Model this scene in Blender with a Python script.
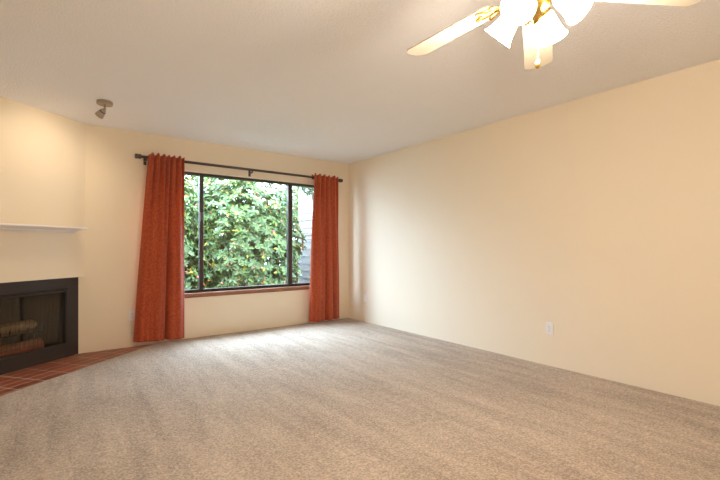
import bpy, bmesh, math, random
from mathutils import Vector, Matrix, noise
PI = math.pi
sc = bpy.context.scene
C = sc.collection
for o in list(bpy.data.objects):
    bpy.data.objects.remove(o, do_unlink=True)
random.seed(7)

# ------------------------------------------------------------------ camera
YAW = 0.64833
CAM = Vector((-3.7338, -5.2282, 1.1181))
F_PX, HORIZON = 404.88, 247.30
cam_d = bpy.data.cameras.new('camera')
cam_d.sensor_width = 36.0
cam_d.lens = F_PX / 720.0 * 36.0
cam_d.shift_y = (HORIZON - 240.0) / 720.0
cam_d.clip_start = 0.05
cam_o = bpy.data.objects.new('camera', cam_d)
cam_o.location = CAM
cam_o.rotation_euler = (PI / 2, 0, -YAW)
C.objects.link(cam_o)
sc.camera = cam_o

# ------------------------------------------------------------------ world, exposure
SKY = 40.0
wd = bpy.data.worlds.new('overcast_sky')
sc.world = wd
wd.use_nodes = True
bg = wd.node_tree.nodes['Background']
bg.inputs['Color'].default_value = (0.56, 0.755, 1.0, 1)
bg.inputs['Strength'].default_value = SKY
sc.view_settings.view_transform = 'Standard'
sc.view_settings.look = 'None'
sc.view_settings.gamma = 1.0
sc.view_settings.use_curve_mapping = False
sc.view_settings.exposure = 0.10
sc.cycles.use_denoising = True
sc.cycles.max_bounces = 14
sc.cycles.diffuse_bounces = 8
sc.cycles.transparent_max_bounces = 24
sc.cycles.sample_clamp_indirect = 8.0
# daylight sampling aid lying in the window opening (no light of its own)
pl = bpy.data.lights.new('window_portal', 'AREA')
pl.shape = 'RECTANGLE'; pl.size = 2.5; pl.size_y = 1.55
pl.cycles.is_portal = True
po = bpy.data.objects.new('window_portal', pl)
po.location = (-1.61, 0.155, 1.31)
po.rotation_euler = (-PI / 2, 0, 0)
C.objects.link(po)

BULB_W = 23.5
SPOT_W = 16.0
WARM = (1.0, 0.855, 0.71)
GLOW = 27.0

# ------------------------------------------------------------------ helpers
def tag(o, label=None, cat=None, group=None, kind=None):
    if label: o['label'] = label
    if cat: o['category'] = cat
    if group: o['group'] = group
    if kind: o['kind'] = kind
    return o

def link(name, me, mat, parent=None, smooth=False):
    o = bpy.data.objects.new(name, me)
    C.objects.link(o)
    if mat and not me.materials: me.materials.append(mat)
    if smooth:
        for p in me.polygons: p.use_smooth = True
    if parent: o.parent = parent
    return o

def obj(name, bm, mat, parent=None, smooth=False, recalc=True):
    if recalc: bmesh.ops.recalc_face_normals(bm, faces=bm.faces)
    me = bpy.data.meshes.new(name)
    bm.to_mesh(me); bm.free()
    return link(name, me, mat, parent, smooth)

def empty(name, loc=(0, 0, 0), rz=0.0):
    o = bpy.data.objects.new(name, None)
    o.empty_display_size = 0.1
    o.location = loc; o.rotation_euler = (0, 0, rz)
    C.objects.link(o)
    return o

def box(bm, x0, x1, y0, y1, z0, z1, bev=0.0):
    vs = [bm.verts.new((x, y, z)) for x in (x0, x1) for y in (y0, y1) for z in (z0, z1)]
    fs = [(0, 1, 3, 2), (4, 6, 7, 5), (0, 4, 5, 1), (2, 3, 7, 6), (0, 2, 6, 4), (1, 5, 7, 3)]
    faces = [bm.faces.new([vs[i] for i in f]) for f in fs]
    if bev:
        es = list({e for f in faces for e in f.edges})
        bmesh.ops.bevel(bm, geom=es, offset=bev, segments=1, affect='EDGES', profile=0.5)
    return bm

def prism(bm, pts, z0, z1):
    """vertical prism over a plan polygon"""
    lo = [bm.verts.new((x, y, z0)) for x, y in pts]
    hi = [bm.verts.new((x, y, z1)) for x, y in pts]
    n = len(pts)
    bm.faces.new(lo[::-1]); bm.faces.new(hi)
    for i in range(n):
        j = (i + 1) % n
        bm.faces.new((lo[i], lo[j], hi[j], hi[i]))
    return bm

def extrude_x(bm, prof, x0, x1):
    """profile in (y,z) run along x"""
    a = [bm.verts.new((x0, y, z)) for y, z in prof]
    b = [bm.verts.new((x1, y, z)) for y, z in prof]
    n = len(prof)
    bm.faces.new(a); bm.faces.new(b[::-1])
    for i in range(n):
        j = (i + 1) % n
        bm.faces.new((a[i], b[i], b[j], a[j]))
    return bm

def lathe(bm, prof, seg=24, mat=Matrix()):
    """prof: (r,z) list about z, then moved by mat"""
    rings = []
    for r, z in prof:
        if r < 1e-6:
            rings.append([bm.verts.new(mat @ Vector((0, 0, z)))])
        else:
            rings.append([bm.verts.new(mat @ Vector((r * math.cos(2 * PI * k / seg), r * math.sin(2 * PI * k / seg), z))) for k in range(seg)])
    for a, b in zip(rings, rings[1:]):
        if len(a) == 1 and len(b) == 1: continue
        for k in range(seg):
            j = (k + 1) % seg
            if len(a) == 1: bm.faces.new((a[0], b[k], b[j]))
            elif len(b) == 1: bm.faces.new((a[k], a[j], b[0]))
            else: bm.faces.new((a[k], a[j], b[j], b[k]))
    return bm

def tube(bm, pts, r, seg=10, closed=False, caps=True):
    pts = [Vector(p) for p in pts]
    n = len(pts)
    rings = []
    up = None
    for i, p in enumerate(pts):
        if closed: t = (pts[(i + 1) % n] - pts[i - 1])
        else: t = pts[min(i + 1, n - 1)] - pts[max(i - 1, 0)]
        t.normalize()
        if up is None:
            up = Vector((0, 0, 1)) if abs(t.z) < 0.9 else Vector((1, 0, 0))
        u = (up - t * up.dot(t)).normalized(); v = t.cross(u); up = u
        rr = r[i] if isinstance(r, (list, tuple)) else r
        rings.append([bm.verts.new(p + (u * math.cos(2 * PI * k / seg) + v * math.sin(2 * PI * k / seg)) * rr) for k in range(seg)])
    m = n if closed else n - 1
    for i in range(m):
        a, b = rings[i], rings[(i + 1) % n]
        for k in range(seg):
            j = (k + 1) % seg
            bm.faces.new((a[k], a[j], b[j], b[k]))
    if caps and not closed:
        bm.faces.new(rings[0][::-1]); bm.faces.new(rings[-1])
    return bm

def NB(): return bmesh.new()

# ------------------------------------------------------------------ materials
def mat_new(name):
    m = bpy.data.materials.new(name); m.use_nodes = True
    nt = m.node_tree
    return m, nt, nt.nodes['Principled BSDF']

def simple(name, col, rough=0.6, metal=0.0, spec=0.5, noise_amt=0.0, nscale=30.0):
    m, nt, b = mat_new(name)
    b.inputs['Roughness'].default_value = rough
    b.inputs['Metallic'].default_value = metal
    b.inputs['Specular IOR Level'].default_value = spec
    if noise_amt:
        tc = nt.nodes.new('ShaderNodeTexCoord')
        nz = nt.nodes.new('ShaderNodeTexNoise'); nz.inputs['Scale'].default_value = nscale; nz.inputs['Detail'].default_value = 4
        nt.links.new(tc.outputs['Object'], nz.inputs['Vector'])
        mx = nt.nodes.new('ShaderNodeMix'); mx.data_type = 'RGBA'
        mx.inputs['A'].default_value = (*[max(0, c * (1 - noise_amt)) for c in col], 1)
        mx.inputs['B'].default_value = (*[min(1, c * (1 + noise_amt)) for c in col], 1)
        nt.links.new(nz.outputs['Fac'], mx.inputs['Factor'])
        nt.links.new(mx.outputs['Result'], b.inputs['Base Color'])
    else:
        b.inputs['Base Color'].default_value = (*col, 1)
    return m

def plaster(name, col, bump=0.15, scale=140.0, dist=0.004):
    m, nt, b = mat_new(name)
    b.inputs['Roughness'].default_value = 0.75
    b.inputs['Specular IOR Level'].default_value = 0.25
    tc = nt.nodes.new('ShaderNodeTexCoord')
    nz = nt.nodes.new('ShaderNodeTexNoise'); nz.inputs['Scale'].default_value = scale
    nz.inputs['Detail'].default_value = 3; nz.inputs['Roughness'].default_value = 0.6
    nt.links.new(tc.outputs['Object'], nz.inputs['Vector'])
    bp = nt.nodes.new('ShaderNodeBump'); bp.inputs['Strength'].default_value = bump; bp.inputs['Distance'].default_value = dist
    nt.links.new(nz.outputs['Fac'], bp.inputs['Height'])
    nt.links.new(bp.outputs['Normal'], b.inputs['Normal'])
    n2 = nt.nodes.new('ShaderNodeTexNoise'); n2.inputs['Scale'].default_value = 1.3
    nt.links.new(tc.outputs['Object'], n2.inputs['Vector'])
    mx = nt.nodes.new('ShaderNodeMix'); mx.data_type = 'RGBA'
    mx.inputs['A'].default_value = (*[c * 0.98 for c in col], 1); mx.inputs['B'].default_value = (*[min(1, c * 1.02) for c in col], 1)
    nt.links.new(n2.outputs['Fac'], mx.inputs['Factor'])
    nt.links.new(mx.outputs['Result'], b.inputs['Base Color'])
    return m

M = {}
M['wall'] = plaster('cream_wall_paint', (0.815, 0.725, 0.575), 0.12, 120)
M['ceiling'] = plaster('textured_ceiling_paint', (0.90, 0.905, 0.925), 0.9, 88, 0.010)
M['white'] = simple('white_trim_paint', (0.82, 0.80, 0.78), 0.4)
M['plate'] = simple('white_plastic', (0.85, 0.85, 0.85), 0.35)
M['slot'] = simple('dark_slot', (0.05, 0.045, 0.04), 0.6)
M['bronze'] = simple('dark_bronze_metal', (0.060, 0.048, 0.038), 0.45, 0.6, noise_amt=0.15)
M['rod'] = simple('rod_bronze', (0.095, 0.075, 0.062), 0.42, 0.5)
M['black_metal'] = simple('black_painted_metal', (0.032, 0.023, 0.019), 0.55, 0.1, noise_amt=0.35, nscale=60)
M['soot'] = simple('sooty_firebrick', (0.075, 0.062, 0.050), 0.9, noise_amt=0.4, nscale=14)
M['brass'] = simple('polished_brass', (0.86, 0.60, 0.18), 0.22, 1.0)
M['nickel'] = simple('brushed_nickel', (0.42, 0.36, 0.29), 0.38, 0.9)
M['fanwhite'] = simple('fan_cream_enamel', (0.52, 0.465, 0.36), 0.4)
M['grout'] = simple('tile_grout', (0.55, 0.41, 0.33), 0.9, noise_amt=0.2, nscale=90)
M['soil'] = simple('garden_soil', (0.09, 0.075, 0.05), 0.95, noise_amt=0.5, nscale=8)
M['bark'] = simple('shrub_bark', (0.10, 0.075, 0.055), 0.9, noise_amt=0.4)
M['bud'] = simple('pink_flower_bud', (0.75, 0.12, 0.13), 0.5)
M['siding'] = simple('pale_siding', (0.22, 0.22, 0.20), 0.8, noise_amt=0.25, nscale=9)
M['shed_roof'] = simple('shed_roof_felt', (0.12, 0.12, 0.12), 0.9, noise_amt=0.2)
M['iron'] = simple('cast_iron', (0.03, 0.027, 0.025), 0.7, 0.4)

def wood_mat(name, a, b_, scale=6.0):
    m, nt, b = mat_new(name)
    tc = nt.nodes.new('ShaderNodeTexCoord')
    mp = nt.nodes.new('ShaderNodeMapping'); mp.inputs['Scale'].default_value = (1.5, 22, 22)
    nt.links.new(tc.outputs['Object'], mp.inputs['Vector'])
    nz = nt.nodes.new('ShaderNodeTexNoise'); nz.inputs['Scale'].default_value = scale; nz.inputs['Detail'].default_value = 5
    nt.links.new(mp.outputs['Vector'], nz.inputs['Vector'])
    rp = nt.nodes.new('ShaderNodeValToRGB')
    rp.color_ramp.elements[0].color = (*a, 1); rp.color_ramp.elements[1].color = (*b_, 1)
    rp.color_ramp.elements[0].position = 0.3; rp.color_ramp.elements[1].position = 0.7
    nt.links.new(nz.outputs['Fac'], rp.inputs['Fac'])
    nt.links.new(rp.outputs['Color'], b.inputs['Base Color'])
    b.inputs['Roughness'].default_value = 0.45
    return m
M['sill'] = wood_mat('stained_sill_wood', (0.20, 0.075, 0.035), (0.34, 0.145, 0.07))
M['log'] = wood_mat('split_log', (0.17, 0.10, 0.05), (0.42, 0.28, 0.14), 2.0)
M['red_log'] = wood_mat('charred_red_log', (0.18, 0.08, 0.05), (0.42, 0.14, 0.09), 2.0)

def tile_mat():
    m, nt, b = mat_new('terracotta_tile')
    oi = nt.nodes.new('ShaderNodeObjectInfo')
    tc = nt.nodes.new('ShaderNodeTexCoord')
    nz = nt.nodes.new('ShaderNodeTexNoise'); nz.inputs['Scale'].default_value = 25; nz.inputs['Detail'].default_value = 4
    nt.links.new(tc.outputs['Object'], nz.inputs['Vector'])
    ad = nt.nodes.new('ShaderNodeMath'); ad.operation = 'ADD'
    nt.links.new(oi.outputs['Random'], ad.inputs[0]); nt.links.new(nz.outputs['Fac'], ad.inputs[1])
    rp = nt.nodes.new('ShaderNodeValToRGB')
    rp.color_ramp.elements[0].position = 0.2; rp.color_ramp.elements[0].color = (0.20, 0.045, 0.018, 1)
    rp.color_ramp.elements[1].position = 1.0; rp.color_ramp.elements[1].color = (0.37, 0.093, 0.036, 1)
    hf = nt.nodes.new('ShaderNodeMath'); hf.operation = 'MULTIPLY'; hf.inputs[1].default_value = 0.55
    nt.links.new(ad.outputs[0], hf.inputs[0]); nt.links.new(hf.outputs[0], rp.inputs['Fac'])
    nt.links.new(rp.outputs['Color'], b.inputs['Base Color'])
    b.inputs['Roughness'].default_value = 0.42
    return m
M['tile'] = tile_mat()

def carpet_mat():
    m, nt, b = mat_new('beige_cut_pile_carpet')
    N_ = nt.nodes.new; L = nt.links.new
    tc = N_('ShaderNodeTexCoord')
    def nz(scale, detail, rough=0.55, mapping=None, dist=0.0):
        n = N_('ShaderNodeTexNoise'); n.inputs['Scale'].default_value = scale
        n.inputs['Detail'].default_value = detail; n.inputs['Roughness'].default_value = rough
        n.inputs['Distortion'].default_value = dist
        if mapping:
            mp = N_('ShaderNodeMapping'); mp.inputs['Rotation'].default_value = (0, 0, mapping[0]); mp.inputs['Scale'].default_value = mapping[1]
            L(tc.outputs['Object'], mp.inputs['Vector']); L(mp.outputs['Vector'], n.inputs['Vector'])
        else: L(tc.outputs['Object'], n.inputs['Vector'])
        return n
    fine = nz(70, 4, 0.75)
    med = nz(22, 4, 0.65)
    streak = nz(2.2, 4, 0.6, (math.radians(8), (3.4, 0.6, 1)), 0.4)
    big = nz(0.9, 2, 0.5)
    def mul(a, k):
        x = N_('ShaderNodeMath'); x.operation = 'MULTIPLY'; L(a, x.inputs[0]); x.inputs[1].default_value = k; return x.outputs[0]
    def add(a, c):
        x = N_('ShaderNodeMath'); x.operation = 'ADD'; L(a, x.inputs[0]); L(c, x.inputs[1]); return x.outputs[0]
    tot = add(add(mul(fine.outputs['Fac'], 0.55), mul(med.outputs['Fac'], 0.18)), add(mul(streak.outputs['Fac'], 0.21), mul(big.outputs['Fac'], 0.10)))
    rp = N_('ShaderNodeValToRGB')
    rp.color_ramp.elements[0].position = 0.44; rp.color_ramp.elements[0].color = (0.30, 0.222, 0.158, 1)
    rp.color_ramp.elements[1].position = 0.66; rp.color_ramp.elements[1].color = (0.80, 0.66, 0.505, 1)
    L(tot, rp.inputs['Fac']); L(rp.outputs['Color'], b.inputs['Base Color'])
    b.inputs['Roughness'].default_value = 0.95; b.inputs['Specular IOR Level'].default_value = 0.1
    b.inputs['Sheen Weight'].default_value = 0.25; b.inputs['Sheen Roughness'].default_value = 0.5
    bp = N_('ShaderNodeBump'); bp.inputs['Strength'].default_value = 0.9; bp.inputs['Distance'].default_value = 0.018
    L(add(fine.outputs['Fac'], mul(med.outputs['Fac'], 0.8)), bp.inputs['Height']); L(bp.outputs['Normal'], b.inputs['Normal'])
    return m
M['carpet'] = carpet_mat()

def curtain_mat():
    m, nt, b = mat_new('rust_paisley_fabric')
    N_ = nt.nodes.new; L = nt.links.new
    tc = N_('ShaderNodeTexCoord')
    vo = N_('ShaderNodeTexVoronoi'); vo.inputs['Scale'].default_value = 5.5
    n0 = N_('ShaderNodeTexNoise'); n0.inputs['Scale'].default_value = 5; n0.inputs['Detail'].default_value = 2
    mxv = N_('ShaderNodeMix'); mxv.data_type = 'VECTOR'; mxv.inputs['Factor'].default_value = 0.22
    L(tc.outputs['Object'], n0.inputs['Vector']); L(tc.outputs['Object'], mxv.inputs[4]); L(n0.outputs['Color'], mxv.inputs[5])
    L(mxv.outputs[1], vo.inputs['Vector'])
    mu = N_('ShaderNodeMath'); mu.operation = 'MULTIPLY'; mu.inputs[1].default_value = 42
    L(vo.outputs['Distance'], mu.inputs[0])
    sn = N_('ShaderNodeMath'); sn.operation = 'SINE'; L(mu.outputs[0], sn.inputs[0])
    n1 = N_('ShaderNodeTexNoise'); n1.inputs['Scale'].default_value = 60; L(tc.outputs['Object'], n1.inputs['Vector'])
    ad = N_('ShaderNodeMath'); ad.operation = 'MULTIPLY_ADD'; ad.inputs[1].default_value = 0.11
    L(sn.outputs[0], ad.inputs[0]); L(n1.outputs['Fac'], ad.inputs[2])
    rp = N_('ShaderNodeValToRGB')
    rp.color_ramp.elements[0].position = 0.25; rp.color_ramp.elements[0].color = (0.31, 0.036, 0.012, 1)
    rp.color_ramp.elements[1].position = 0.75; rp.color_ramp.elements[1].color = (0.45, 0.088, 0.018, 1)
    L(ad.outputs[0], rp.inputs['Fac']); L(rp.outputs['Color'], b.inputs['Base Color'])
    b.inputs['Roughness'].default_value = 0.62; b.inputs['Sheen Weight'].default_value = 0.25
    b.inputs['Specular IOR Level'].default_value = 0.3
    tr = N_('ShaderNodeBsdfTranslucent'); tr.inputs['Color'].default_value = (0.75, 0.10, 0.03, 1)
    ms = N_('ShaderNodeMixShader'); ms.inputs['Fac'].default_value = 0.08
    out = nt.nodes['Material Output']
    L(b.outputs['BSDF'], ms.inputs[1]); L(tr.outputs['BSDF'], ms.inputs[2]); L(ms.outputs['Shader'], out.inputs['Surface'])
    return m
M['curtain'] = curtain_mat()

def glass_mat(name, tint=(1, 1, 1), refl=1.0):
    m = bpy.data.materials.new(name); m.use_nodes = True
    nt = m.node_tree; nt.nodes.clear()
    out = nt.nodes.new('ShaderNodeOutputMaterial')
    t = nt.nodes.new('ShaderNodeBsdfTransparent'); t.inputs['Color'].default_value = (*tint, 1)
    g = nt.nodes.new('ShaderNodeBsdfGlossy'); g.inputs['Roughness'].default_value = 0.02
    fr = nt.nodes.new('ShaderNodeFresnel')
    ge = nt.nodes.new('ShaderNodeNewGeometry')       # same reflectance on both faces of the thin sheet
    io = nt.nodes.new('ShaderNodeMapRange'); io.inputs['To Min'].default_value = 1.45; io.inputs['To Max'].default_value = 1 / 1.45
    nt.links.new(ge.outputs['Backfacing'], io.inputs['Value']); nt.links.new(io.outputs['Result'], fr.inputs['IOR'])
    mu = nt.nodes.new('ShaderNodeMath'); mu.operation = 'MULTIPLY'; mu.inputs[1].default_value = refl
    ms = nt.nodes.new('ShaderNodeMixShader')
    nt.links.new(fr.outputs[0], mu.inputs[0]); nt.links.new(mu.outputs[0], ms.inputs['Fac'])
    nt.links.new(t.outputs[0], ms.inputs[1]); nt.links.new(g.outputs[0], ms.inputs[2])
    nt.links.new(ms.outputs[0], out.inputs['Surface'])
    return m
M['glass'] = glass_mat('window_glass', (0.97, 0.98, 0.975))
M['fire_glass'] = glass_mat('fireplace_door_glass', (0.90, 0.88, 0.84), 0.15)

def mesh_screen_mat():
    m = bpy.data.materials.new('spark_screen_mesh'); m.use_nodes = True
    nt = m.node_tree; b = nt.nodes['Principled BSDF']; out = nt.nodes['Material Output']
    b.inputs['Base Color'].default_value = (0.26, 0.21, 0.15, 1); b.inputs['Metallic'].default_value = 0.5; b.inputs['Roughness'].default_value = 0.55
    t = nt.nodes.new('ShaderNodeBsdfTransparent')
    ms = nt.nodes.new('ShaderNodeMixShader'); ms.inputs['Fac'].default_value = 0.30
    nt.links.new(t.outputs[0], ms.inputs[1]); nt.links.new(b.outputs[0], ms.inputs[2]); nt.links.new(ms.outputs[0], out.inputs['Surface'])
    return m
M['spark'] = mesh_screen_mat()

def shade_mat():
    m, nt, b = mat_new('lit_frosted_glass')
    b.inputs['Base Color'].default_value = (0.9, 0.86, 0.78, 1)
    b.inputs['Roughness'].default_value = 0.35
    b.inputs['Emission Color'].default_value = (1.0, 0.86, 0.69, 1)
    b.inputs['Emission Strength'].default_value = GLOW
    return m
M['shade'] = shade_mat()
def emit_mat(name, col, s):
    m, nt, b = mat_new(name)
    b.inputs['Base Color'].default_value = (*col, 1)
    b.inputs['Emission Color'].default_value = (*col, 1); b.inputs['Emission Strength'].default_value = s
    return m
M['bulb'] = emit_mat('glowing_bulb', (1.0, 0.85, 0.6), GLOW)

def leaf_mat():
    m, nt, b = mat_new('rhododendron_leaf')
    at = nt.nodes.new('ShaderNodeAttribute'); at.attribute_name = 'leaf_col'
    nt.links.new(at.outputs['Color'], b.inputs['Base Color'])
    b.inputs['Roughness'].default_value = 0.45; b.inputs['Specular IOR Level'].default_value = 0.28
    tr = nt.nodes.new('ShaderNodeBsdfTranslucent')
    nt.links.new(at.outputs['Color'], tr.inputs['Color'])
    ms = nt.nodes.new('ShaderNodeMixShader'); ms.inputs['Fac'].default_value = 0.3
    out = nt.nodes['Material Output']
    nt.links.new(b.outputs[0], ms.inputs[1]); nt.links.new(tr.outputs[0], ms.inputs[2]); nt.links.new(ms.outputs[0], out.inputs['Surface'])
    return m
M['leaf'] = leaf_mat()

# ------------------------------------------------------------------ room constants
H = 2.44
ANG = 0.675216                       # fireplace wall against the back wall
FX = -3.4643                         # where it meets the back wall
FU = (-math.cos(ANG), -math.sin(ANG)); FN = (math.sin(ANG), -math.cos(ANG))
FROT = PI + ANG
def fp(s, n): return (FX + FU[0] * s + FN[0] * n, FU[1] * s + FN[1] * n)
S_END = 1.45
LX, LY = fp(S_END, 0)                # left wall plane
REAR = -7.3
REC = -0.036                         # firebox face sits back under the breast
HZ = 0.806                           # underside of the breast
WX0, WX1, WZ0, WZ1 = -2.80, -0.42, 0.555, 2.055
TW = 0.15

# ------------------------------------------------------------------ structure
bm = NB()
box(bm, WX1, 0.15, 0, TW, -0.02, H); box(bm, -3.56, WX0, 0, TW, -0.02, H)
box(bm, WX0, WX1, 0, TW, -0.02, WZ0 - 0.001); box(bm, WX0, WX1, 0, TW, WZ1, H)
box(bm, LX - 0.15, -3.56, 0, TW, 1.0, H)
tag(obj('wall_back', bm, M['wall']), 'cream painted wall with the wide window and rust curtains', kind='structure')
bm = NB(); box(bm, 0, 0.15, REAR - 0.15, 0, -0.02, H)
tag(obj('wall_right', bm, M['wall']), 'long cream painted wall on the right with a white outlet', kind='structure')
bm = NB(); box(bm, LX - 0.15, LX, REAR - 0.15, LY - 0.01, -0.02, H)
tag(obj('wall_left', bm, M['wall']), 'cream painted side wall left of the fireplace', kind='structure')
bm = NB(); box(bm, LX, 0, REAR - 0.15, REAR, -0.02, H)
tag(obj('wall_rear', bm, M['wall']), 'cream painted wall behind the viewer', kind='structure')
bm = NB()
prism(bm, [fp(0, 0), fp(S_END, 0), (LX, 0), ], HZ, H)
prism(bm, [fp(1.10, REC), fp(1.13 + 0.33, REC), fp(1.5, -0.3), fp(1.10, -0.3)], -0.02, HZ)
tag(obj('wall_fireplace', bm, M['wall']), 'cream chimney breast angled across the corner above the fireplace', kind='structure')
bm = NB(); box(bm, LX - 0.15, 0.15, REAR - 0.15, 0.15, H, H + 0.1)
tag(obj('ceiling', bm, M['ceiling']), 'off-white textured ceiling', kind='structure')

bm = NB(); box(bm, LX - 0.15, 0.15, REAR - 0.15, 0.15, -0.15, -0.031); box(bm, LX - 0.15, -3.2, 0.15, 0.8, -0.15, -0.031)  # slab, with the casing below, added to block daylight leaking under the firebox
tag(obj('subfloor', bm, M['soot']), 'floor slab under the carpet and hearth', kind='structure')
bm = NB(); box(bm, LX - 0.15, -3.2, 0.75, 0.85, -0.031, 1.1); box(bm, LX - 0.15, -3.2, 0.15, 0.85, 1.1, 1.2)
box(bm, -3.26, -3.2, 0.15, 0.75, -0.031, 1.1); box(bm, LX - 0.25, LX - 0.15, LY - 0.1, 0.85, -0.031, 1.2)
tag(obj('wall_leak_casing', bm, M['siding']), 'unseen outer casing added behind the corner fireplace to block daylight', kind='structure')
# carpet with the hearth corner left out: hearth front runs 42 deg off the back wall
hd = math.radians(42.0)
HP = Vector((-3.4576, -0.6447))
def hearth_front_at_x(x): return HP.y + (x - HP.x) * math.tan(hd)
hx0 = HP.x - HP.y / math.tan(hd)
cpoly = [(0, 0), (0, REAR), (LX, REAR), (LX, hearth_front_at_x(LX)), (hx0, 0)]
bm = NB(); prism(bm, cpoly[::-1], -0.02, 0.0)
bmesh.ops.triangulate(bm, faces=[f for f in bm.faces if len(f.verts) > 4])
tag(obj('floor', bm, M['carpet']), 'beige cut pile carpet with vacuum marks', kind='structure')

# ------------------------------------------------------------------ window
GY = 0.095
win = empty('window_1', (WX0, 0, WZ0))
tag(win, 'wide three-pane window in dark bronze frame looking onto shrubs', kind='structure')
def wobj(name, bm, m, parent=win, smooth=False):
    off = Vector((WX0, 0, WZ0))
    if parent is win:
        for v in bm.verts: v.co -= off
    return obj(name, bm, m, parent, smooth)
fw = 0.032
bm = NB(); box(bm, WX0, WX1, GY - 0.035, GY + 0.035, WZ0, WZ0 + fw); wobj('frame_rail', bm, M['bronze'])
bm = NB(); box(bm, WX0, WX1, GY - 0.035, GY + 0.035, WZ1 - fw, WZ1); wobj('frame_rail', bm, M['bronze'])
for x in (WX0, WX1 - fw):
    bm = NB(); box(bm, x, x + fw, GY - 0.035, GY + 0.035, WZ0 + fw, WZ1 - fw); wobj('frame_stile', bm, M['bronze'])
MUL = [(-2.262, -2.212), (-1.022, -0.955)]
for i, (a, c) in enumerate(MUL):
    bm = NB(); box(bm, a, c, GY - 0.03, GY + 0.03, WZ0 + fw, WZ1 - fw, 0.004); mo = wobj('mullion', bm, M['bronze'])
    if i == 0:
        bm = NB(); box(bm, a + 0.004 - WX0, a + 0.026 - WX0, GY - 0.055, GY - 0.028, 1.44 - WZ0, 1.56 - WZ0, 0.004)
        obj('latch', bm, M['bronze'], mo)
for a, c in ((WX0 + fw, MUL[0][0]), (MUL[0][1], MUL[1][0]), (MUL[1][1], WX1 - fw)):
    bm = NB(); box(bm, a, c, GY - 0.002, GY + 0.002, WZ0 + fw, WZ1 - fw); wobj('pane', bm, M['glass'])
# stained sill board with rounded nose
bm = NB()
extrude_x(bm, [(0.06, WZ0 - 0.001), (-0.018, WZ0 - 0.001), (-0.026, WZ0 - 0.009), (-0.026, WZ0 - 0.048), (-0.020, WZ0 - 0.056), (-0.0005, WZ0 - 0.056), (-0.0005, WZ0 - 0.002), (0.06, WZ0 - 0.002)], WX0 - 0.03, WX1 + 0.03)
wobj('sill', bm, M['sill'])

# ------------------------------------------------------------------ hearth tiles
hearth = empty('hearth', (FX, 0, 0), FROT)
tag(hearth, 'flush hearth of red terracotta tiles in front of the fireplace', 'hearth')
def to_local(p):
    d = Vector((p[0] - FX, p[1])); return (d.x * FU[0] + d.y * FU[1], d.x * FN[0] + d.y * FN[1])
# hearth outline in (s, n)
k0 = to_local((-3.545, 0)); tip = to_local((hx0, 0)); lf = to_local((LX, hearth_front_at_x(LX)))
HPOLY = [to_local((hx0 - 0.002, -0.001)), to_local((LX + 0.001, hearth_front_at_x(LX))), to_local((LX + 0.001, LY - 0.001 + 0.02)), (S_END - 0.02, REC + 0.001), (0.05, REC + 0.001), to_local((-3.5185, -0.001))]
bm = NB(); prism(bm, HPOLY, -0.03, -0.0119); obj('grout_bed', bm, M['grout'], hearth)
def clip(poly, clipper):
    out = poly
    ar = sum(clipper[i][0] * clipper[(i + 1) % len(clipper)][1] - clipper[(i + 1) % len(clipper)][0] * clipper[i][1] for i in range(len(clipper)))
    cl = clipper if ar > 0 else clipper[::-1]
    for i in range(len(cl)):
        a, b = cl[i], cl[(i + 1) % len(cl)]
        ins = lambda p: (b[0] - a[0]) * (p[1] - a[1]) - (b[1] - a[1]) * (p[0] - a[0]) >= -1e-9
        res = []
        for j in range(len(out)):
            p, q = out[j], out[(j + 1) % len(out)]
            ip, iq = ins(p), ins(q)
            if ip: res.append(p)
            if ip != iq:
                d1 = (b[0] - a[0]) * (p[1] - a[1]) - (b[1] - a[1]) * (p[0] - a[0])
                d2 = (b[0] - a[0]) * (q[1] - a[1]) - (b[1] - a[1]) * (q[0] - a[0])
                t = d1 / (d1 - d2); res.append((p[0] + (q[0] - p[0]) * t, p[1] + (q[1] - p[1]) * t))
        out = res
        if len(out) < 3: return []
    return out
# convex work outline for clipping
HCLIP = [HPOLY[0], HPOLY[1], (S_END - 0.01, HPOLY[2][1]), (S_END - 0.02, REC + 0.001), (0.05, REC + 0.001), HPOLY[5]]
TS, TN, GR = 0.2195, 0.1045, 0.012
tile_n = 0
for i in range(-6, 6):
    for j in range(0, 7):
        s0 = 0.805 + (i - 2) * TS; n0 = REC + 0.003 + j * TN
        poly = clip([(s0 + GR / 2, n0 + GR / 2), (s0 + TS - GR / 2, n0 + GR / 2), (s0 + TS - GR / 2, n0 + TN - GR / 2), (s0 + GR / 2, n0 + TN - GR / 2)], HCLIP)
        if not poly: continue
        ar = abs(sum(poly[a][0] * poly[(a + 1) % len(poly)][1] - poly[(a + 1) % len(poly)][0] * poly[a][1] for a in range(len(poly)))) / 2
        if ar < 2e-4: continue
        cx = sum(p[0] for p in poly) / len(poly); cy = sum(p[1] for p in poly) / len(poly)
        bm = NB()
        top = -0.011 + random.uniform(-0.0003, 0.0003)
        lo = [bm.verts.new((p[0] - cx, p[1] - cy, -0.0119)) for p in poly]
        mi = [bm.verts.new((p[0] - cx, p[1] - cy, top - 0.0004)) for p in poly]
        def ins(p, d=0.0018):
            v = Vector((cx - p[0], cy - p[1])); l = v.length
            v = v * (d / l) if l > 1e-6 else v
            return (p[0] - cx + v.x, p[1] - cy + v.y, top)
        hi = [bm.verts.new(ins(p)) for p in poly]
        n = len(poly)
        bm.faces.new(hi)
        for a in range(n):
            b = (a + 1) % n
            bm.faces.new((lo[a], lo[b], mi[b], mi[a])); bm.faces.new((mi[a], mi[b], hi[b], hi[a]))
        t = obj('tile', bm, M['tile'], hearth)
        t.location = (cx, cy, 0)

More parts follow.
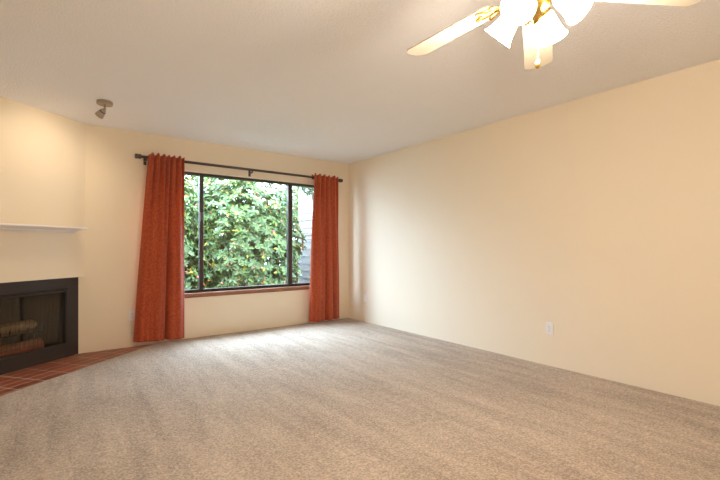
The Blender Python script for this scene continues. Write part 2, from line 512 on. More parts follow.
# ------------------------------------------------------------------ fireplace
fpl = empty('fireplace', (FX, 0, 0), FROT)
tag(fpl, 'black metal fireplace insert with glass doors below the mantel', 'fireplace')
A0, A1 = 0.022, 1.098            # face along the wall
O0, O1, OZ0, OZ1 = 0.178, 0.950, 0.124, 0.672
FZ0 = -0.0105
def F(name, bm, m, parent=fpl, smooth=False): return obj(name, bm, m, parent, smooth)
yf, yb = REC, REC - 0.03
bm = NB(); box(bm, A0, A1, yb, yf, OZ1 + 0.035, HZ - 0.001, 0.002); F('face_panel', bm, M['black_metal'])
bm = NB(); box(bm, A0, A1, yb, yf, FZ0, OZ0, 0.002); F('face_panel', bm, M['black_metal'])
bm = NB(); box(bm, A0, O0, yb, yf, OZ0, OZ1 + 0.035, 0.002); F('face_panel', bm, M['black_metal'])
bm = NB(); box(bm, O1, A1, yb, yf, OZ0, OZ1 + 0.035, 0.002); F('face_panel', bm, M['black_metal'])
# raised lip over the doors (slanted, catches light)
bm = NB()
extrude_x(bm, [(yb, OZ1 + 0.036), (yf + 0.001, OZ1 + 0.036), (yf + 0.012, OZ1 + 0.028), (yf + 0.012, OZ1 + 0.022), (yf - 0.006, OZ1 + 0.004), (yf - 0.006, OZ1), (yb, OZ1)], O0 - 0.012, O1 + 0.012)
F('hood_lip', bm, M['black_metal'])
# firebox cavity, tapering back
bm = NB()
d0, d1 = yb, yb - 0.42
fr = [(O0 - 0.04, d0), (O1 + 0.04, d0)]; bk = [(O0 + 0.11, d1), (O1 - 0.11, d1)]
z0, z1 = 0.085, 0.74
v = {}
for nm, pts in (('f', fr), ('b', bk)):
    for i, p in enumerate(pts):
        for zz, tg in ((z0, 'l'), (z1, 'h')): v[nm + str(i) + tg] = bm.verts.new((p[0], p[1], zz))
for q in (('f0l', 'b0l', 'b0h', 'f0h'), ('f1l', 'f1h', 'b1h', 'b1l'), ('b0l', 'b1l', 'b1h', 'b0h'), ('f0l', 'f1l', 'b1l', 'b0l'), ('f0h', 'b0h', 'b1h', 'f1h')):
    bm.faces.new([v[k] for k in q])
fbx = F('firebox', bm, M['soot'])
sd = fbx.modifiers.new('shell', 'SOLIDIFY'); sd.thickness = 0.02; sd.offset = 1.0
# glass doors: two leaves
mid = (O0 + O1) / 2
gy = REC - 0.016
for a, c, hs in ((O0, mid - 0.002, 1), (mid + 0.002, O1, -1)):
    bm = NB()
    t = 0.012
    box(bm, a, c, gy - 0.006, gy + 0.006, OZ0, OZ0 + t); box(bm, a, c, gy - 0.006, gy + 0.006, OZ1 - t, OZ1)
    ex = a if hs > 0 else c - t * 0.6
    box(bm, ex, ex + t * 0.6, gy - 0.006, gy + 0.006, OZ0 + t, OZ1 - t)
    dr = F('glass_door', bm, M['black_metal'])
    bm = NB(); box(bm, a + (t * 0.6 if hs > 0 else 0), c - (t * 0.6 if hs < 0 else 0), gy - 0.002, gy + 0.002, OZ0 + t, OZ1 - t)
    obj('pane', bm, M['fire_glass'], dr)
    hx = c - 0.05 if hs > 0 else a + 0.05
# spark screen curtains on a rail, folded, parted in the middle
bm = NB(); tube(bm, [(O0 - 0.02, yb - 0.025, OZ1 + 0.022), (O1 + 0.02, yb - 0.025, OZ1 + 0.022)], 0.005, 8); F('screen_rail', bm, M['iron'])
def spark(u0, u1, b0, b1, seed):
    bm = NB(); nx, nz_ = 90, 10
    rows = []
    for k in range(nz_ + 1):
        tz = k / nz_; row = []
        for i in range(nx + 1):
            u = i / nx
            x = (u0 + (u1 - u0) * u) * (1 - tz) + (b0 + (b1 - b0) * u) * tz
            y = yb - 0.03 - 0.006 - 0.011 * math.sin(u * 2 * PI * 9 + seed) - 0.004 * math.sin(u * 2 * PI * 23 + seed * 2)
            row.append(bm.verts.new((x, y, OZ1 + 0.012 - tz * (OZ1 - OZ0 - 0.02))))
        rows.append(row)
    for a, c in zip(rows, rows[1:]):
        for i in range(nx): bm.faces.new((a[i], a[i + 1], c[i + 1], c[i]))
    return F('spark_screen', bm, M['spark'], smooth=True)
spark(O0 - 0.005, mid - 0.014, O0 + 0.035, mid - 0.004, 0.3)
spark(mid + 0.016, O1 + 0.005, mid + 0.004, O1 - 0.02, 1.7)

# grate and logs lie inside: things of their own
fpm = Matrix.Translation((FX, 0, 0)) @ Matrix.Rotation(FROT, 4, 'Z')
gbase = fpm @ Vector((mid, -0.25, z0))
grate = empty('fire_grate', gbase, FROT)
tag(grate, 'black iron fire grate holding the logs inside the fireplace', 'grate')
for k in range(7):
    x = -0.24 + k * 0.08
    bm = NB(); tube(bm, [(x, -0.10, 0.19), (x, 0.085, 0.19), (x, 0.105, 0.20), (x, 0.115, 0.26)], 0.007, 8); obj('bar', bm, M['iron'], grate)
for y in (-0.085, -0.03):
    bm = NB(); tube(bm, [(-0.27, y, 0.177), (0.27, y, 0.177)], 0.007, 8); obj('cross_bar', bm, M['iron'], grate)
for x in (-0.24, 0.24):
    for y in (-0.085, -0.03):
        bm = NB(); tube(bm, [(x, y, 0.0), (x, y, 0.177)], 0.008, 8); obj('leg', bm, M['iron'], grate)
def log(name, p0, p1, r, m, seed, label):
    rnd = random.Random(seed)
    p0 = Vector(p0); p1 = Vector(p1); c = (p0 + p1) / 2
    bm = NB(); n = 14; seg = 14
    d = (p1 - p0); ax = d.normalized(); u = Vector((0, 0, 1)) - ax * ax.z; u.normalize(); w = ax.cross(u)
    lob = [1 + rnd.uniform(-.14, .12) for _ in range(seg)]
    rings = []
    for i in range(n + 1):
        t = i / n; q = p0 + d * t - c + w * 0.008 * math.sin(t * 4 + seed)
        rr = r * (1 + 0.06 * math.sin(t * 7 + seed))
        rings.append([bm.verts.new(q + (u * math.cos(2 * PI * k / seg) + w * math.sin(2 * PI * k / seg)) * rr * lob[k] * (1 + rnd.uniform(-.03, .03))) for k in range(seg)])
    for a, b in zip(rings, rings[1:]):
        for k in range(seg): bm.faces.new((a[k], a[(k + 1) % seg], b[(k + 1) % seg], b[k]))
    o = obj(name, bm, None)
    for rg, s in ((0, -1), (n, 1)):
        bm2 = NB()
        t = rg / n; q = p0 + d * t - c + w * 0.008 * math.sin(t * 4 + seed)
        rr = r * (1 + 0.06 * math.sin(t * 7 + seed)) * 0.96
        vs = [bm2.verts.new(q + ax * s * 0.001 + (u * math.cos(2 * PI * k / seg) + w * math.sin(2 * PI * k / seg)) * rr * lob[k]) for k in range(seg)]
        cv = bm2.verts.new(q + ax * s * 0.004)
        for k in range(seg): bm2.faces.new((vs[k], vs[(k + 1) % seg], cv))
        obj('log_end', bm2, M['log_end'], o)
    o.data.materials.append(m)
    for pz in o.data.polygons: pz.use_smooth = True
    o.location = fpm @ (c + Vector((mid, -0.25, z0))); o.rotation_euler = (0, 0, FROT)
    tag(o, label, 'log', 'logs in the fireplace')
M['log_end'] = simple('cut_log_end', (0.50, 0.36, 0.19), 0.8, noise_amt=0.3, nscale=60)
log('fire_log', (-0.184, 0.040, 0.258), (0.35, 0.032, 0.262), 0.058, M['log'], 1, 'upper brown split log with a pale end resting on the grate')
log('fire_log', (-0.235, 0.065, 0.064), (0.33, 0.060, 0.064), 0.058, M['red_log'], 2, 'reddish charred log lying low in front under the grate')
log('fire_log', (-0.16, -0.070, 0.247), (0.25, -0.075, 0.247), 0.046, M['log'], 4, 'small log at the back of the grate, behind the upper front log')

# ------------------------------------------------------------------ mantel
mt = empty('mantel_shelf', (FX, 0, 1.26), FROT)
tag(mt, 'white moulded mantel shelf on the angled chimney breast', 'mantel shelf')
E0, E1 = 0.118, 1.40
prof = [(0.0, 0.0), (0.030, 0.0), (0.034, 0.006), (0.050, 0.014), (0.058, 0.026), (0.078, 0.033), (0.104, 0.036), (0.110, 0.041)]
bm = NB()
# moulding with mitred returns: profile offset n also pulls the ends in
a = [bm.verts.new((E0 + (0.150 - n) * 0.0 + 0.012 + (0.15 - n) * 0.10, n + 0.001, z)) for n, z in prof + [(0.0, 0.041)]]
b = [bm.verts.new((E1 - 0.012 - (0.15 - n) * 0.10, n + 0.001, z)) for n, z in prof + [(0.0, 0.041)]]
bm.faces.new(a); bm.faces.new(b[::-1])
for i in range(len(a)):
    j = (i + 1) % len(a); bm.faces.new((a[i], b[i], b[j], a[j]))
obj('crown_moulding', bm, M['white'], mt)
bm = NB()
extrude_x(bm, [(0.001, 0.0412), (0.160, 0.0412), (0.168, 0.046), (0.170, 0.052), (0.168, 0.058), (0.162, 0.062), (0.001, 0.062)], E0, E1)
obj('shelf_board', bm, M['white'], mt)

# ------------------------------------------------------------------ curtains and rod
RY, RZ = -0.095, 2.143
rod = empty('curtain_rod', (-1.61, RY, RZ))
tag(rod, 'dark bronze curtain rod with cylinder finials above the window', 'curtain rod')
RX0, RX1 = -2.945, -0.250
bm = NB(); tube(bm, [(RX0 + 1.61, 0, 0), (RX1 + 1.61, 0, 0)], 0.0165, 16); obj('rod_tube', bm, M['rod'], rod, True)
RZM = Matrix.Rotation(PI / 2, 4, 'Y')
for x, sgn in ((RX0, -1), (RX1, 1)):
    bm = NB()
    pr = [(0, 0.0), (0.024, 0.0), (0.027, 0.004), (0.027, 0.022), (0.022, 0.025), (0.022, 0.031), (0.027, 0.034), (0.027, 0.056), (0.024, 0.060), (0.0, 0.060)]
    lathe(bm, pr, 18, Matrix.Translation((x + 1.61, 0, 0)) @ Matrix.Rotation(sgn * PI / 2, 4, 'Y'))
    obj('finial', bm, M['rod'], rod)
for x in (-2.890, -1.635, -0.285):
    bm = NB()
    box(bm, x + 1.61 - 0.012, x + 1.61 + 0.012, 0.0, -RY - 0.0008, -0.040, -0.028, 0.002)
    box(bm, x + 1.61 - 0.015, x + 1.61 + 0.015, -RY - 0.006, -RY - 0.0005, -0.075, 0.02)
    tube(bm, [(x + 1.61, 0.0205 * math.sin(t), -0.0205 * math.cos(t)) for t in [k * PI / 8 - PI / 2 for k in range(9)]], 0.004, 6)
    box(bm, x + 1.61 - 0.006, x + 1.61 + 0.006, -0.008, 0.006, -0.036, -0.0185)
    obj('bracket', bm, M['rod'], rod)

def smooth_step(a, b, x):
    t = max(0.0, min(1.0, (x - a) / (b - a))); return t * t * (3 - 2 * t)

def curtain(xt0, xt1, xb0, xb1, zb0, zb1, npl, lobes, slit, label, seed):
    """rod-pocket panel: gathered at the top, wide soft lobes below"""
    cx = (xt0 + xt1) / 2
    root = empty('window_curtain', (cx, RY, 0.0))
    tag(root, label, 'curtain', 'rust curtains')
    nu, nv = 220, 90
    ztop = 2.182
    rnd = random.Random(seed)
    phs = [rnd.uniform(0, 6) for _ in range(8)]
    def fold(u, t):
        w = u + 0.018 * math.sin(u * 9 + phs[0]) + 0.012 * math.sin(u * 17 + phs[1])
        top = 0.5 + 0.5 * math.cos(2 * PI * npl * w + phs[2])
        top = top ** 0.7
        # lobes: list of (start,end) in u with bulge
        bot = 0.0
        for a, b, h in lobes:
            if a <= u <= b:
                q = (u - a) / (b - a); bot = max(bot, h * (math.sin(PI * q) ** 0.6))
        k = smooth_step(0.02, 0.45, t)
        return top * 0.040 * (1 - 0.66 * k), bot * 0.085 * smooth_step(0.05, 0.75, t)
    bm = NB(); rows = []
    for k in range(nv + 1):
        t = k / nv; row = []
        for i in range(nu + 1):
            u = i / nu
            zb = zb0 + (zb1 - zb0) * u
            ftop, fbot = fold(u, t)
            zt = ztop + 0.012 * math.cos(2 * PI * npl * u + phs[2]) * (1 if t < 0.05 else 0) + 0.004 * math.sin(u * 31)
            z = zt + (zb - zt) * t
            te = t ** 0.9
            x0 = xt0 + (xb0 - xt0) * te; x1 = xt1 + (xb1 - xt1) * te
            x = x0 + (x1 - x0) * u
            y = -0.0215 - ftop - fbot
            y += 0.004 * math.sin(z * 5 + u * 11 + phs[3]) * t
            # folds hang a little back below the rod
            y += 0.012 * smooth_step(0.06, 0.3, t) * 0
            if slit:
                g = math.exp(-((u - slit[0]) / slit[1]) ** 2) * smooth_step(slit[2], slit[2] + 0.35, t)
                y += g * 0.05
            # pocket: cloth pinched in under the rod
            y += 0.006 * math.exp(-((z - (RZ - 0.035)) / 0.012) ** 2)
            row.append(bm.verts.new((x - cx, min(y, -0.0190), z)))
        rows.append(row)
    for a, b in zip(rows, rows[1:]):
        for i in range(nu): bm.faces.new((a[i], a[i + 1], b[i + 1], b[i]))
    o = obj('curtain_cloth', bm, M['curtain'], root, True)
    s = o.modifiers.new('thickness', 'SOLIDIFY'); s.thickness = 0.0015; s.offset = 0
    # back of the rod pocket
    bm = NB(); rows = []
    for k in range(7):
        row = []
        for i in range(121):
            u = i / 120
            x = xt0 + (xt1 - xt0) * u
            y = 0.0195 + 0.006 * (0.5 + 0.5 * math.cos(2 * PI * npl * u + phs[2] + 1))
            z = ztop - 0.004 + 0.010 * math.cos(2 * PI * npl * u + phs[2] + 0.6) * (1 if k == 0 else 0) - 0.062 * k / 6
            row.append(bm.verts.new((x - cx, y, z)))
        rows.append(row)
    for a, b in zip(rows, rows[1:]):
        for i in range(120): bm.faces.new((a[i], a[i + 1], b[i + 1], b[i]))
    o = obj('rod_pocket_back', bm, M['curtain'], root, True)
    s = o.modifiers.new('thickness', 'SOLIDIFY'); s.thickness = 0.0015; s.offset = 0
    # stitched hem band
    return root
curtain(-2.870, -2.495, -3.028, -2.49, 0.072, 0.042, 6.5,
        [(0.0, 0.38, 0.75), (0.20, 0.60, 0.95), (0.605, 1.0, 0.9)], (0.603, 0.014, 0.45),
        'rust red paisley curtain panel hanging left of the window beside the fireplace', 3)
curtain(-0.715, -0.30, -0.80, -0.265, 0.045, 0.040, 5.0,
        [(0.0, 0.52, 0.9), (0.5, 0.78, 0.75), (0.76, 1.0, 0.5)], None,
        'rust red paisley curtain panel hanging right of the window near the room corner', 11)

# ------------------------------------------------------------------ wall plates
def plate(loc, rz, label, kind):
    e = empty('wall_outlet' if kind != 'blank' else 'wall_plate', loc, rz)   # local +y is out of the wall
    tag(e, label, 'outlet' if kind != 'blank' else 'wall plate')
    bm = NB(); box(bm, -0.036, 0.036, 0.0006, 0.006, -0.058, 0.058, 0.002); obj('cover_plate', bm, M['plate'], e)
    if kind == 'duplex':
        for z in (-0.0195, 0.0195):
            bm = NB()
            vs = []
            for k in range(20):
                a = 2 * PI * k / 20; vs.append((0.0165 * math.cos(a), max(-0.0135, min(0.0135, 0.0175 * math.sin(a)))))
            lo = [bm.verts.new((x, 0.006, z + q)) for x, q in vs]; hi = [bm.verts.new((x, 0.0085, z + q)) for x, q in vs]
            bm.faces.new(hi)
            for k in range(20): bm.faces.new((lo[k], lo[(k + 1) % 20], hi[(k + 1) % 20], hi[k]))
            r = obj('socket', bm, M['plate'], e)
            bm = NB(); box(bm, -0.0075, -0.0055, 0.0084, 0.0089, z - 0.003, z + 0.006); box(bm, 0.0055, 0.0075, 0.0084, 0.0089, z - 0.003, z + 0.006)
            lathe(bm, [(0.0, 0.0089), (0.0024, 0.0089), (0.0024, 0.0084)], 10, Matrix.Translation((0, 0, z - 0.008)) @ Matrix.Rotation(-PI / 2, 4, 'X'))
            obj('slots', bm, M['slot'], r)
        bm = NB(); lathe(bm, [(0.0, 0.0075), (0.003, 0.007), (0.0035, 0.006)], 10, Matrix.Rotation(-PI / 2, 4, 'X')); obj('screw', bm, M['nickel'], e)
    else:
        for z in (-0.042, 0.042):
            bm = NB(); lathe(bm, [(0.0, 0.0075), (0.003, 0.007), (0.0035, 0.006)], 10, Matrix.Translation((0, 0, z)) @ Matrix.Rotation(-PI / 2, 4, 'X')); obj('screw', bm, M['plate'], e)
    return e
plate((0, -3.264, 0.353), PI / 2, 'white duplex outlet low on the middle of the long right wall', 'duplex')
plate((0, -0.434, 0.358), PI / 2, 'small white wall plate in the far corner beside the right curtain', 'blank')
plate((-3.018, 0, 0.346), PI, 'white duplex outlet half behind the left curtain by the hearth', 'duplex')
cj = empty('cable_jack', (-3.028, 0, 0.146), PI)
tag(cj, 'tiny white cable jack below the outlet by the left curtain', 'jack')
bm = NB(); box(bm, -0.014, 0.014, 0.0006, 0.010, -0.018, 0.018, 0.003); obj('housing', bm, M['plate'], cj)
bm = NB(); lathe(bm, [(0.005, 0.010), (0.005, 0.020), (0.003, 0.020), (0.0, 0.018)], 10, Matrix.Rotation(-PI / 2, 4, 'X')); obj('connector', bm, M['nickel'], cj)

# ------------------------------------------------------------------ ceiling spotlight
SP = Vector((-3.362, -0.905, H))
spot = empty('ceiling_spotlight', SP)
spot.scale = (0.88, 0.88, 0.88)
tag(spot, 'small brushed nickel ceiling spotlight aimed at the chimney breast', 'spotlight')
bm = NB(); lathe(bm, [(0.0, -0.0005), (0.070, -0.0005), (0.073, -0.004), (0.073, -0.030), (0.068, -0.036), (0.0, -0.036)], 36); obj('canopy', bm, M['nickel'], spot)
bm = NB(); tube(bm, [(0, 0, -0.036), (0, 0, -0.070)], 0.008, 12); obj('stem', bm, M['nickel'], spot, True)
tx, ty = fp(0.47, 0)
JT = Vector((0, 0, -0.078))
aim = (Vector((tx, ty, 1.72)) - (SP + JT)).normalized()
q = Vector((0, 0, 1)).rotation_difference(aim).to_matrix().to_4x4()
HM = Matrix.Translation(JT) @ q
bm = NB(); lathe(bm, [(0.0, -0.014), (0.010, -0.010), (0.014, 0.0), (0.010, 0.010), (0.0, 0.014)], 14, HM); obj('swivel', bm, M['nickel'], spot, True)
bm = NB()
lathe(bm, [(0.0, 0.008), (0.016, 0.009), (0.022, 0.018), (0.027, 0.035), (0.036, 0.065), (0.042, 0.098), (0.040, 0.098), (0.034, 0.066), (0.024, 0.036), (0.0, 0.022)], 28, HM)
obj('lamp_head', bm, M['nickel'], spot, True)
bm = NB(); lathe(bm, [(0.0255, 0.031), (0.0285, 0.031), (0.0305, 0.040), (0.0275, 0.040)], 28, HM); obj('ring', bm, M['rod'], spot, True)
bm = NB(); lathe(bm, [(0.0, 0.074), (0.020, 0.072), (0.030, 0.064), (0.018, 0.045), (0.0, 0.040)], 20, HM); obj('bulb', bm, M['bulb'], spot, True)
ld = bpy.data.lights.new('spotlight_lamp', 'SPOT'); ld.energy = SPOT_W; ld.color = (1.0, 0.79, 0.56)
ld.spot_size = math.radians(124); ld.spot_blend = 1.0; ld.shadow_soft_size = 0.03
lo_ = bpy.data.objects.new('spotlight_lamp', ld); C.objects.link(lo_); lo_.parent = spot
lo_.matrix_local = HM @ Matrix.Translation((0, 0, 0.100)) @ Matrix.Rotation(PI, 4, 'X')

# ------------------------------------------------------------------ ceiling fan
cf, sf = math.cos(YAW), math.sin(YAW)
def cam_xy(x, z): return (CAM.x + x * cf + z * sf, CAM.y - x * sf + z * cf)
FC = cam_xy(0.608, 1.40)
BZ = 2.022
fan = empty('ceiling_fan', (FC[0], FC[1], H), -YAW)     # local +y = away from the viewer, z=0 at the ceiling
tag(fan, 'cream five-blade ceiling fan with brass fittings and four lit bell shades', 'ceiling fan')
bz = BZ - H
bm = NB(); lathe(bm, [(0.0, -0.001), (0.075, -0.001), (0.077, -0.012), (0.066, -0.05), (0.035, -0.075), (0.0, -0.078)], 32); obj('canopy', bm, M['fanwhite'], fan, True)
bm = NB(); tube(bm, [(0, 0, -0.075), (0, 0, -0.235)], 0.013, 12); obj('downrod', bm, M['brass'], fan, True)
bm = NB(); lathe(bm, [(0.0, -0.225), (0.035, -0.228), (0.080, -0.245), (0.105, -0.275), (0.108, -0.335), (0.095, -0.372), (0.060, -0.392), (0.0, -0.395)], 36); mh = obj('motor_housing', bm, M['fanwhite'], fan, True)
bm = NB(); lathe(bm, [(0.106, -0.296), (0.1105, -0.298), (0.1105, -0.314), (0.106, -0.316)], 36); obj('brass_band', bm, M['brass'], mh, True)
AZ = [-36.0, 24.5, 86.5, 162.0, 244.0]
RB = [0.612, 0.690, 0.640, 0.65, 0.65]
pitch = math.radians(9)
for az, rb in zip(AZ, RB):
    # blade along local +y of its own object, iron as its child
    bm = NB()
    r0, r1 = 0.165, rb
    n = 16; left = []; right = []
    for k in range(n + 1):
        t = k / n; r = r0 + (r1 - r0) * t
        w = 0.052 + 0.013 * t
        e = (r1 - r)
        if e < 0.03: w -= 0.03 - math.sqrt(max(0, 0.03 ** 2 - (0.03 - e) ** 2))
        s = r - r0
        if s < 0.02: w -= 0.4 * (0.02 - s)
        left.append((-w, r)); right.append((w, r))
    out = left + right[::-1]
    hi = [bm.verts.new((x, y, 0.003)) for x, y in out]; lw = [bm.verts.new((x, y, -0.003)) for x, y in out]
    m_ = len(out)
    for k in range(n):
        bm.faces.new((hi[k], hi[k + 1], hi[m_ - 2 - k], hi[m_ - 1 - k])); bm.faces.new((lw[k], lw[m_ - 1 - k], lw[m_ - 2 - k], lw[k + 1]))
    for k in range(m_):
        j = (k + 1) % m_; bm.faces.new((hi[k], lw[k], lw[j], hi[j]))
    b = obj('blade', bm, M['fanwhite'], fan)
    b.matrix_local = Matrix.Translation((0, 0, bz)) @ Matrix.Rotation(-math.radians(az), 4, 'Z') @ Matrix.Rotation(-pitch, 4, 'Y')
    # brass filigree blade iron: stalk plus three leaf loops
    bm = NB()
    tube(bm, [(0, 0.08, 0.016), (0, 0.11, 0.004), (0, 0.14, -0.008), (0, 0.165, -0.009)], 0.007, 8)
    def loop(cx, cy, rx, ry, rot):
        pts = []
        for k in range(18):
            a = 2 * PI * k / 18; x = rx * math.cos(a) * (1 - 0.35 * math.sin(a)); y = ry * math.sin(a)
            pts.append((cx + x * math.cos(rot) - y * math.sin(rot), cy + x * math.sin(rot) + y * math.cos(rot), -0.0075))
        tube(bm, pts, 0.0042, 6, closed=True)
    loop(0, 0.208, 0.016, 0.045, 0); loop(-0.026, 0.188, 0.013, 0.038, 0.55); loop(0.026, 0.188, 0.013, 0.038, -0.55)
    loop(-0.018, 0.155, 0.010, 0.02, 1.1); loop(0.018, 0.155, 0.010, 0.02, -1.1)
    obj('blade_iron', bm, M['brass'], b, True)
# light kit
bm = NB(); lathe(bm, [(0.0, -0.395), (0.050, -0.395), (0.056, -0.402), (0.056, -0.416), (0.034, -0.430), (0.026, -0.450), (0.036, -0.470), (0.046, -0.484), (0.046, -0.508), (0.030, -0.528), (0.012, -0.537), (0.010, -0.545), (0.0, -0.548)], 28)
obj('light_kit', bm, M['brass'], fan, True)
KZ = -0.486
for az in (45, 135, 225, 315):
    d = Vector((math.sin(math.radians(az)), math.cos(math.radians(az)), 0))
    tilt = math.radians(46)
    axis = (d * math.sin(tilt) + Vector((0, 0, -math.cos(tilt)))).normalized()
    neck = d * 0.064 + Vector((0, 0, KZ + 0.012))
    bm = NB(); tube(bm, [d * 0.036 + Vector((0, 0, KZ)), d * 0.046 + Vector((0, 0, KZ + 0.018)), d * 0.056 + Vector((0, 0, KZ + 0.020)), neck], 0.007, 8); obj('lamp_arm', bm, M['brass'], fan, True)
    SM = Matrix.Translation(neck) @ Vector((0, 0, 1)).rotation_difference(axis).to_matrix().to_4x4()
    bm = NB(); lathe(bm, [(0.0, -0.006), (0.018, -0.004), (0.023, 0.004), (0.023, 0.018), (0.0, 0.019)], 20, SM); obj('socket_cup', bm, M['brass'], fan, True)
    bm = NB()
    pr = [(0.021, 0.012), (0.028, 0.019), (0.033, 0.034), (0.037, 0.052), (0.042, 0.074), (0.050, 0.096), (0.057, 0.108)]
    lathe(bm, pr + [(r - 0.003, z) for r, z in pr[::-1]], 32, SM)
    sh = obj('glass_shade', bm, M['shade'], fan, True)
    bm = NB(); lathe(bm, [(0.0, 0.095), (0.014, 0.091), (0.022, 0.078), (0.022, 0.066), (0.013, 0.045), (0.012, 0.022), (0.0, 0.020)], 18, SM); obj('bulb', bm, M['bulb'], sh, True)
    ld = bpy.data.lights.new('fan_bulb_light', 'POINT'); ld.energy = BULB_W; ld.color = WARM; ld.shadow_soft_size = 0.04
    lo_ = bpy.data.objects.new('fan_bulb_light', ld); C.objects.link(lo_); lo_.parent = fan
    lo_.location = SM @ Vector((0, 0, 0.128))
# pull chain with pendant
ch = NB()
ppos = Vector((0.014, 0.018, 0))
tube(ch, [ppos + Vector((0, 0, -0.51)), ppos + Vector((0, 0, -0.665))], 0.0016, 6)
for k in range(26):
    bmesh.ops.create_icosphere(ch, subdivisions=1, radius=0.0026, matrix=Matrix.Translation(ppos + Vector((0, 0, -0.520 - k * 0.0056))))
pc = obj('pull_chain', ch, M['brass'], fan, True)
bm = NB(); lathe(bm, [(0.0, -0.661), (0.004, -0.664), (0.0075, -0.675), (0.0085, -0.685), (0.006, -0.694), (0.0, -0.697)], 14, Matrix.Translation(ppos)); obj('pendant', bm, M['brass'], pc, True)

# ------------------------------------------------------------------ outside the window
bm = NB(); box(bm, -14, 12, -18, 16, -0.35, -0.25)
tag(obj('ground', bm, M['soil']), 'dark garden soil outside the window', kind='structure')

def leaf_colour(r):
    k = r.random()
    if k < 0.022: return (0.32, 0.22, 0.02)
    if k < 0.032: return (0.36, 0.10, 0.02)
    if k < 0.16: return (0.10, 0.15, 0.03)
    g = r.uniform(0.75, 1.25)
    return (0.066 * g * r.uniform(.8, 1.2), 0.098 * g, 0.026 * g * r.uniform(.8, 1.3))

def shrub(name, c, rad, n, seed, label, leaf_len=0.112, avoid=None):
    """rhododendron: forked stems, leaf whorls over a lumpy crown, pink buds"""
    r = random.Random(seed)
    base = Vector((c[0], c[1], -0.25))
    root = empty(name, base)
    tag(root, label, 'shrub', 'shrubs outside the window')
    cc = Vector((0, 0, c[2] + 0.25))
    verts, faces, cols = [], [], []
    buds = NB(); stems = NB()
    tips = []
    while len(tips) < n:
        d = Vector((r.gauss(0, 1), r.gauss(0, 1), r.gauss(0, 1)))
        if d.length < 1e-3: continue
        d.normalize()
        lump = 1 + 0.22 * noise.noise(d * 2.3 + Vector((seed, 0, 0))) + 0.10 * noise.noise(d * 6.0 + Vector((0, seed, 0)))
        k = r.choice((1.0, 1.0, 0.97, 0.9, 0.8, 0.68)) * lump
        p = cc + Vector((d.x * rad[0], d.y * rad[1], d.z * rad[2])) * k
        if p.z < 0.05: continue
        w = p + base
        if w.y < 0.55: continue
        if avoid and avoid(w): continue
        nrm = Vector((d.x / rad[0], d.y / rad[1], d.z / rad[2])).normalized()
        nrm = (nrm + Vector((0, 0, 0.55)) + Vector((r.gauss(0, .25), r.gauss(0, .25), r.gauss(0, .25)))).normalized()
        tips.append((p, nrm))
    for p, nrm in tips:
        q = nrm.orthogonal().normalized(); w = nrm.cross(q)
        m = r.randint(7, 11); ph = r.uniform(0, 6)
        for layer in range(m):
            a = ph + layer * 2.4
            out = q * math.cos(a) + w * math.sin(a)
            lift = r.uniform(-0.25, 0.6)
            dirv = (out + nrm * lift).normalized()
            side = dirv.cross(nrm).normalized(); upv = side.cross(dirv).normalized()
            L = leaf_len * r.uniform(0.7, 1.2); W = L * r.uniform(0.15, 0.20)
            s = p + nrm * 0.01 * r.random()
            col = leaf_colour(r)
            i0 = len(verts)
            drop = -0.10 * L
            pts = [s, s + dirv * L * .3 + side * W + upv * W * .35, s + dirv * L * .3 + upv * 0.0, s + dirv * L * .3 - side * W + upv * W * .35,
                   s + dirv * L * .7 + side * W * .85 + upv * (drop * .5 + W * .3), s + dirv * L * .7 + upv * drop * .5, s + dirv * L * .7 - side * W * .85 + upv * (drop * .5 + W * .3),
                   s + dirv * L + upv * drop * 1.5]
            verts += pts
            fs = [(0, 1, 2), (0, 2, 3), (1, 4, 5, 2), (2, 5, 6, 3), (4, 7, 5), (5, 7, 6)]
            faces += [tuple(i0 + j for j in f) for f in fs]
            cols += [col] * 8
        if r.random() < 0.10:
            bmesh.ops.create_icosphere(buds, subdivisions=1, radius=r.uniform(0.012, 0.022), matrix=Matrix.Translation(p + nrm * 0.03))
    me = bpy.data.meshes.new('foliage')
    me.from_pydata(verts, [], faces); me.update()
    at = me.color_attributes.new('leaf_col', 'FLOAT_COLOR', 'POINT')
    at.data.foreach_set('color', [x for cl in cols for x in (*cl, 1.0)])
    fo = link('foliage', me, M['leaf'], root, True); fo['kind'] = 'stuff'
    for k in range(7):
        a = 2 * PI * k / 7 + r.random(); e = Vector((math.cos(a) * rad[0] * .62, math.sin(a) * rad[1] * .62, cc.z + rad[2] * r.uniform(-.1, .55)))
        st = Vector((math.cos(a) * 0.10, math.sin(a) * 0.10, -0.02))
        mid_ = st.lerp(e, 0.5) + Vector((r.uniform(-.15, .15), r.uniform(-.15, .15), 0.12))
        tube(stems, [st, st.lerp(mid_, .5) + Vector((0, 0, .05)), mid_, e], [0.045, 0.036, 0.027, 0.012], 7)
        for t_ in range(3):
            e2 = mid_ + Vector((r.uniform(-.5, .5) * rad[0], r.uniform(-.5, .5) * rad[1], rad[2] * r.uniform(0.1, .6)))
            tube(stems, [mid_, mid_.lerp(e2, .5) + Vector((0, 0, .04)), e2], [0.02, 0.014, 0.007], 6)
    so = obj('stems', stems, M['bark'], root, True)
    bo = obj('flower_buds', buds, M['bud'], root, True); bo['kind'] = 'stuff'
    return root

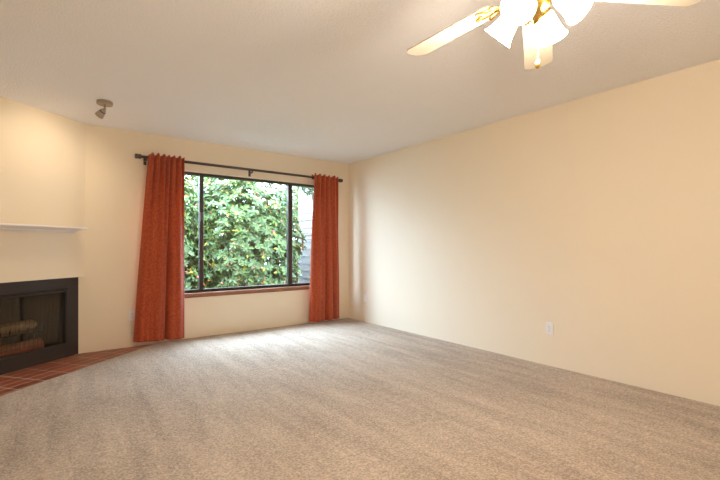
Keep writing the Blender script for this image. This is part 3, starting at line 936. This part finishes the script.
def no_shed(w): return w.x > 0.80 and w.x < 2.5 and w.y < 3.4 and w.z < 2.40 and w.y > 1.7
shrub('rhododendron', (-2.60, 2.45, 1.0), (1.05, 0.95, 1.50), 1600, 21, 'rhododendron bush seen at the left edge of the window beside the left curtain', avoid=no_shed)
shrub('rhododendron', (-0.75, 2.55, 1.05), (1.15, 0.95, 1.60), 2000, 22, 'rhododendron bush filling the middle pane of the window', avoid=no_shed)
shrub('rhododendron', (1.85, 4.3, 1.3), (1.20, 0.9, 1.9), 1200, 23, 'rhododendron bush at the right edge of the window behind the pale shed', avoid=no_shed)
shrub('rhododendron', (-4.6, 2.8, 0.95), (1.0, 0.95, 1.45), 600, 24, 'rhododendron bush farthest left outside, behind the left curtain', avoid=no_shed)
shrub('laurel_hedge', (-1.6, 5.1, 1.4), (2.5, 0.9, 2.1), 2200, 25, 'tall dense hedge rising behind the rhododendron bushes', 0.15, avoid=no_shed)
shrub('laurel_hedge', (3.3, 6.6, 1.3), (2.4, 0.9, 2.1), 900, 26, 'tall hedge behind the shed at the far right outside', 0.15, avoid=no_shed)

shrub('garden_tree', (0.50, 1.25, 2.42), (0.78, 0.36, 0.34), 260, 31, 'small leafy tree crown overhanging the shed in the upper right of the window', 0.11)
shed = empty('pale_strip_shed', (0.86, 1.85, -0.25))  # pale strip at the window edge, of unknown nature, built as a shed
tag(shed, 'pale grey-blue clad shed standing in for an unidentified strip at the right edge of the window', 'shed')
for k in range(18):
    bm = NB(); z = k * 0.165
    extrude_x(bm, [(0.0, z), (-0.016, z), (-0.004, z + 0.17), (0.0, z + 0.17)], 0.06, 1.5); obj('siding_board', bm, M['siding'], shed)
for k in range(18):
    bm = NB(); z = k * 0.165
    prof = [(0.02, z), (0.004, z), (0.016, z + 0.17), (0.02, z + 0.17)]
    a = [bm.verts.new((x, 0.06, zz)) for x, zz in prof]; b = [bm.verts.new((x, 1.4, zz)) for x, zz in prof]
    bm.faces.new(a); bm.faces.new(b[::-1])
    for i in range(4): bm.faces.new((a[i], b[i], b[(i + 1) % 4], a[(i + 1) % 4]))
    obj('siding_board', bm, M['siding'], shed)
bm = NB(); box(bm, -0.004, 0.06, -0.022, 0.06, 0, 2.96); obj('corner_board', bm, M['siding'], shed)
bm = NB(); box(bm, 0.021, 1.5, 0.001, 1.4, 0, 2.96); obj('shed_wall', bm, M['siding'], shed)
bm = NB(); box(bm, -0.05, 1.56, -0.08, 1.46, 2.971, 3.02); obj('roof', bm, M['shed_roof'], shed)
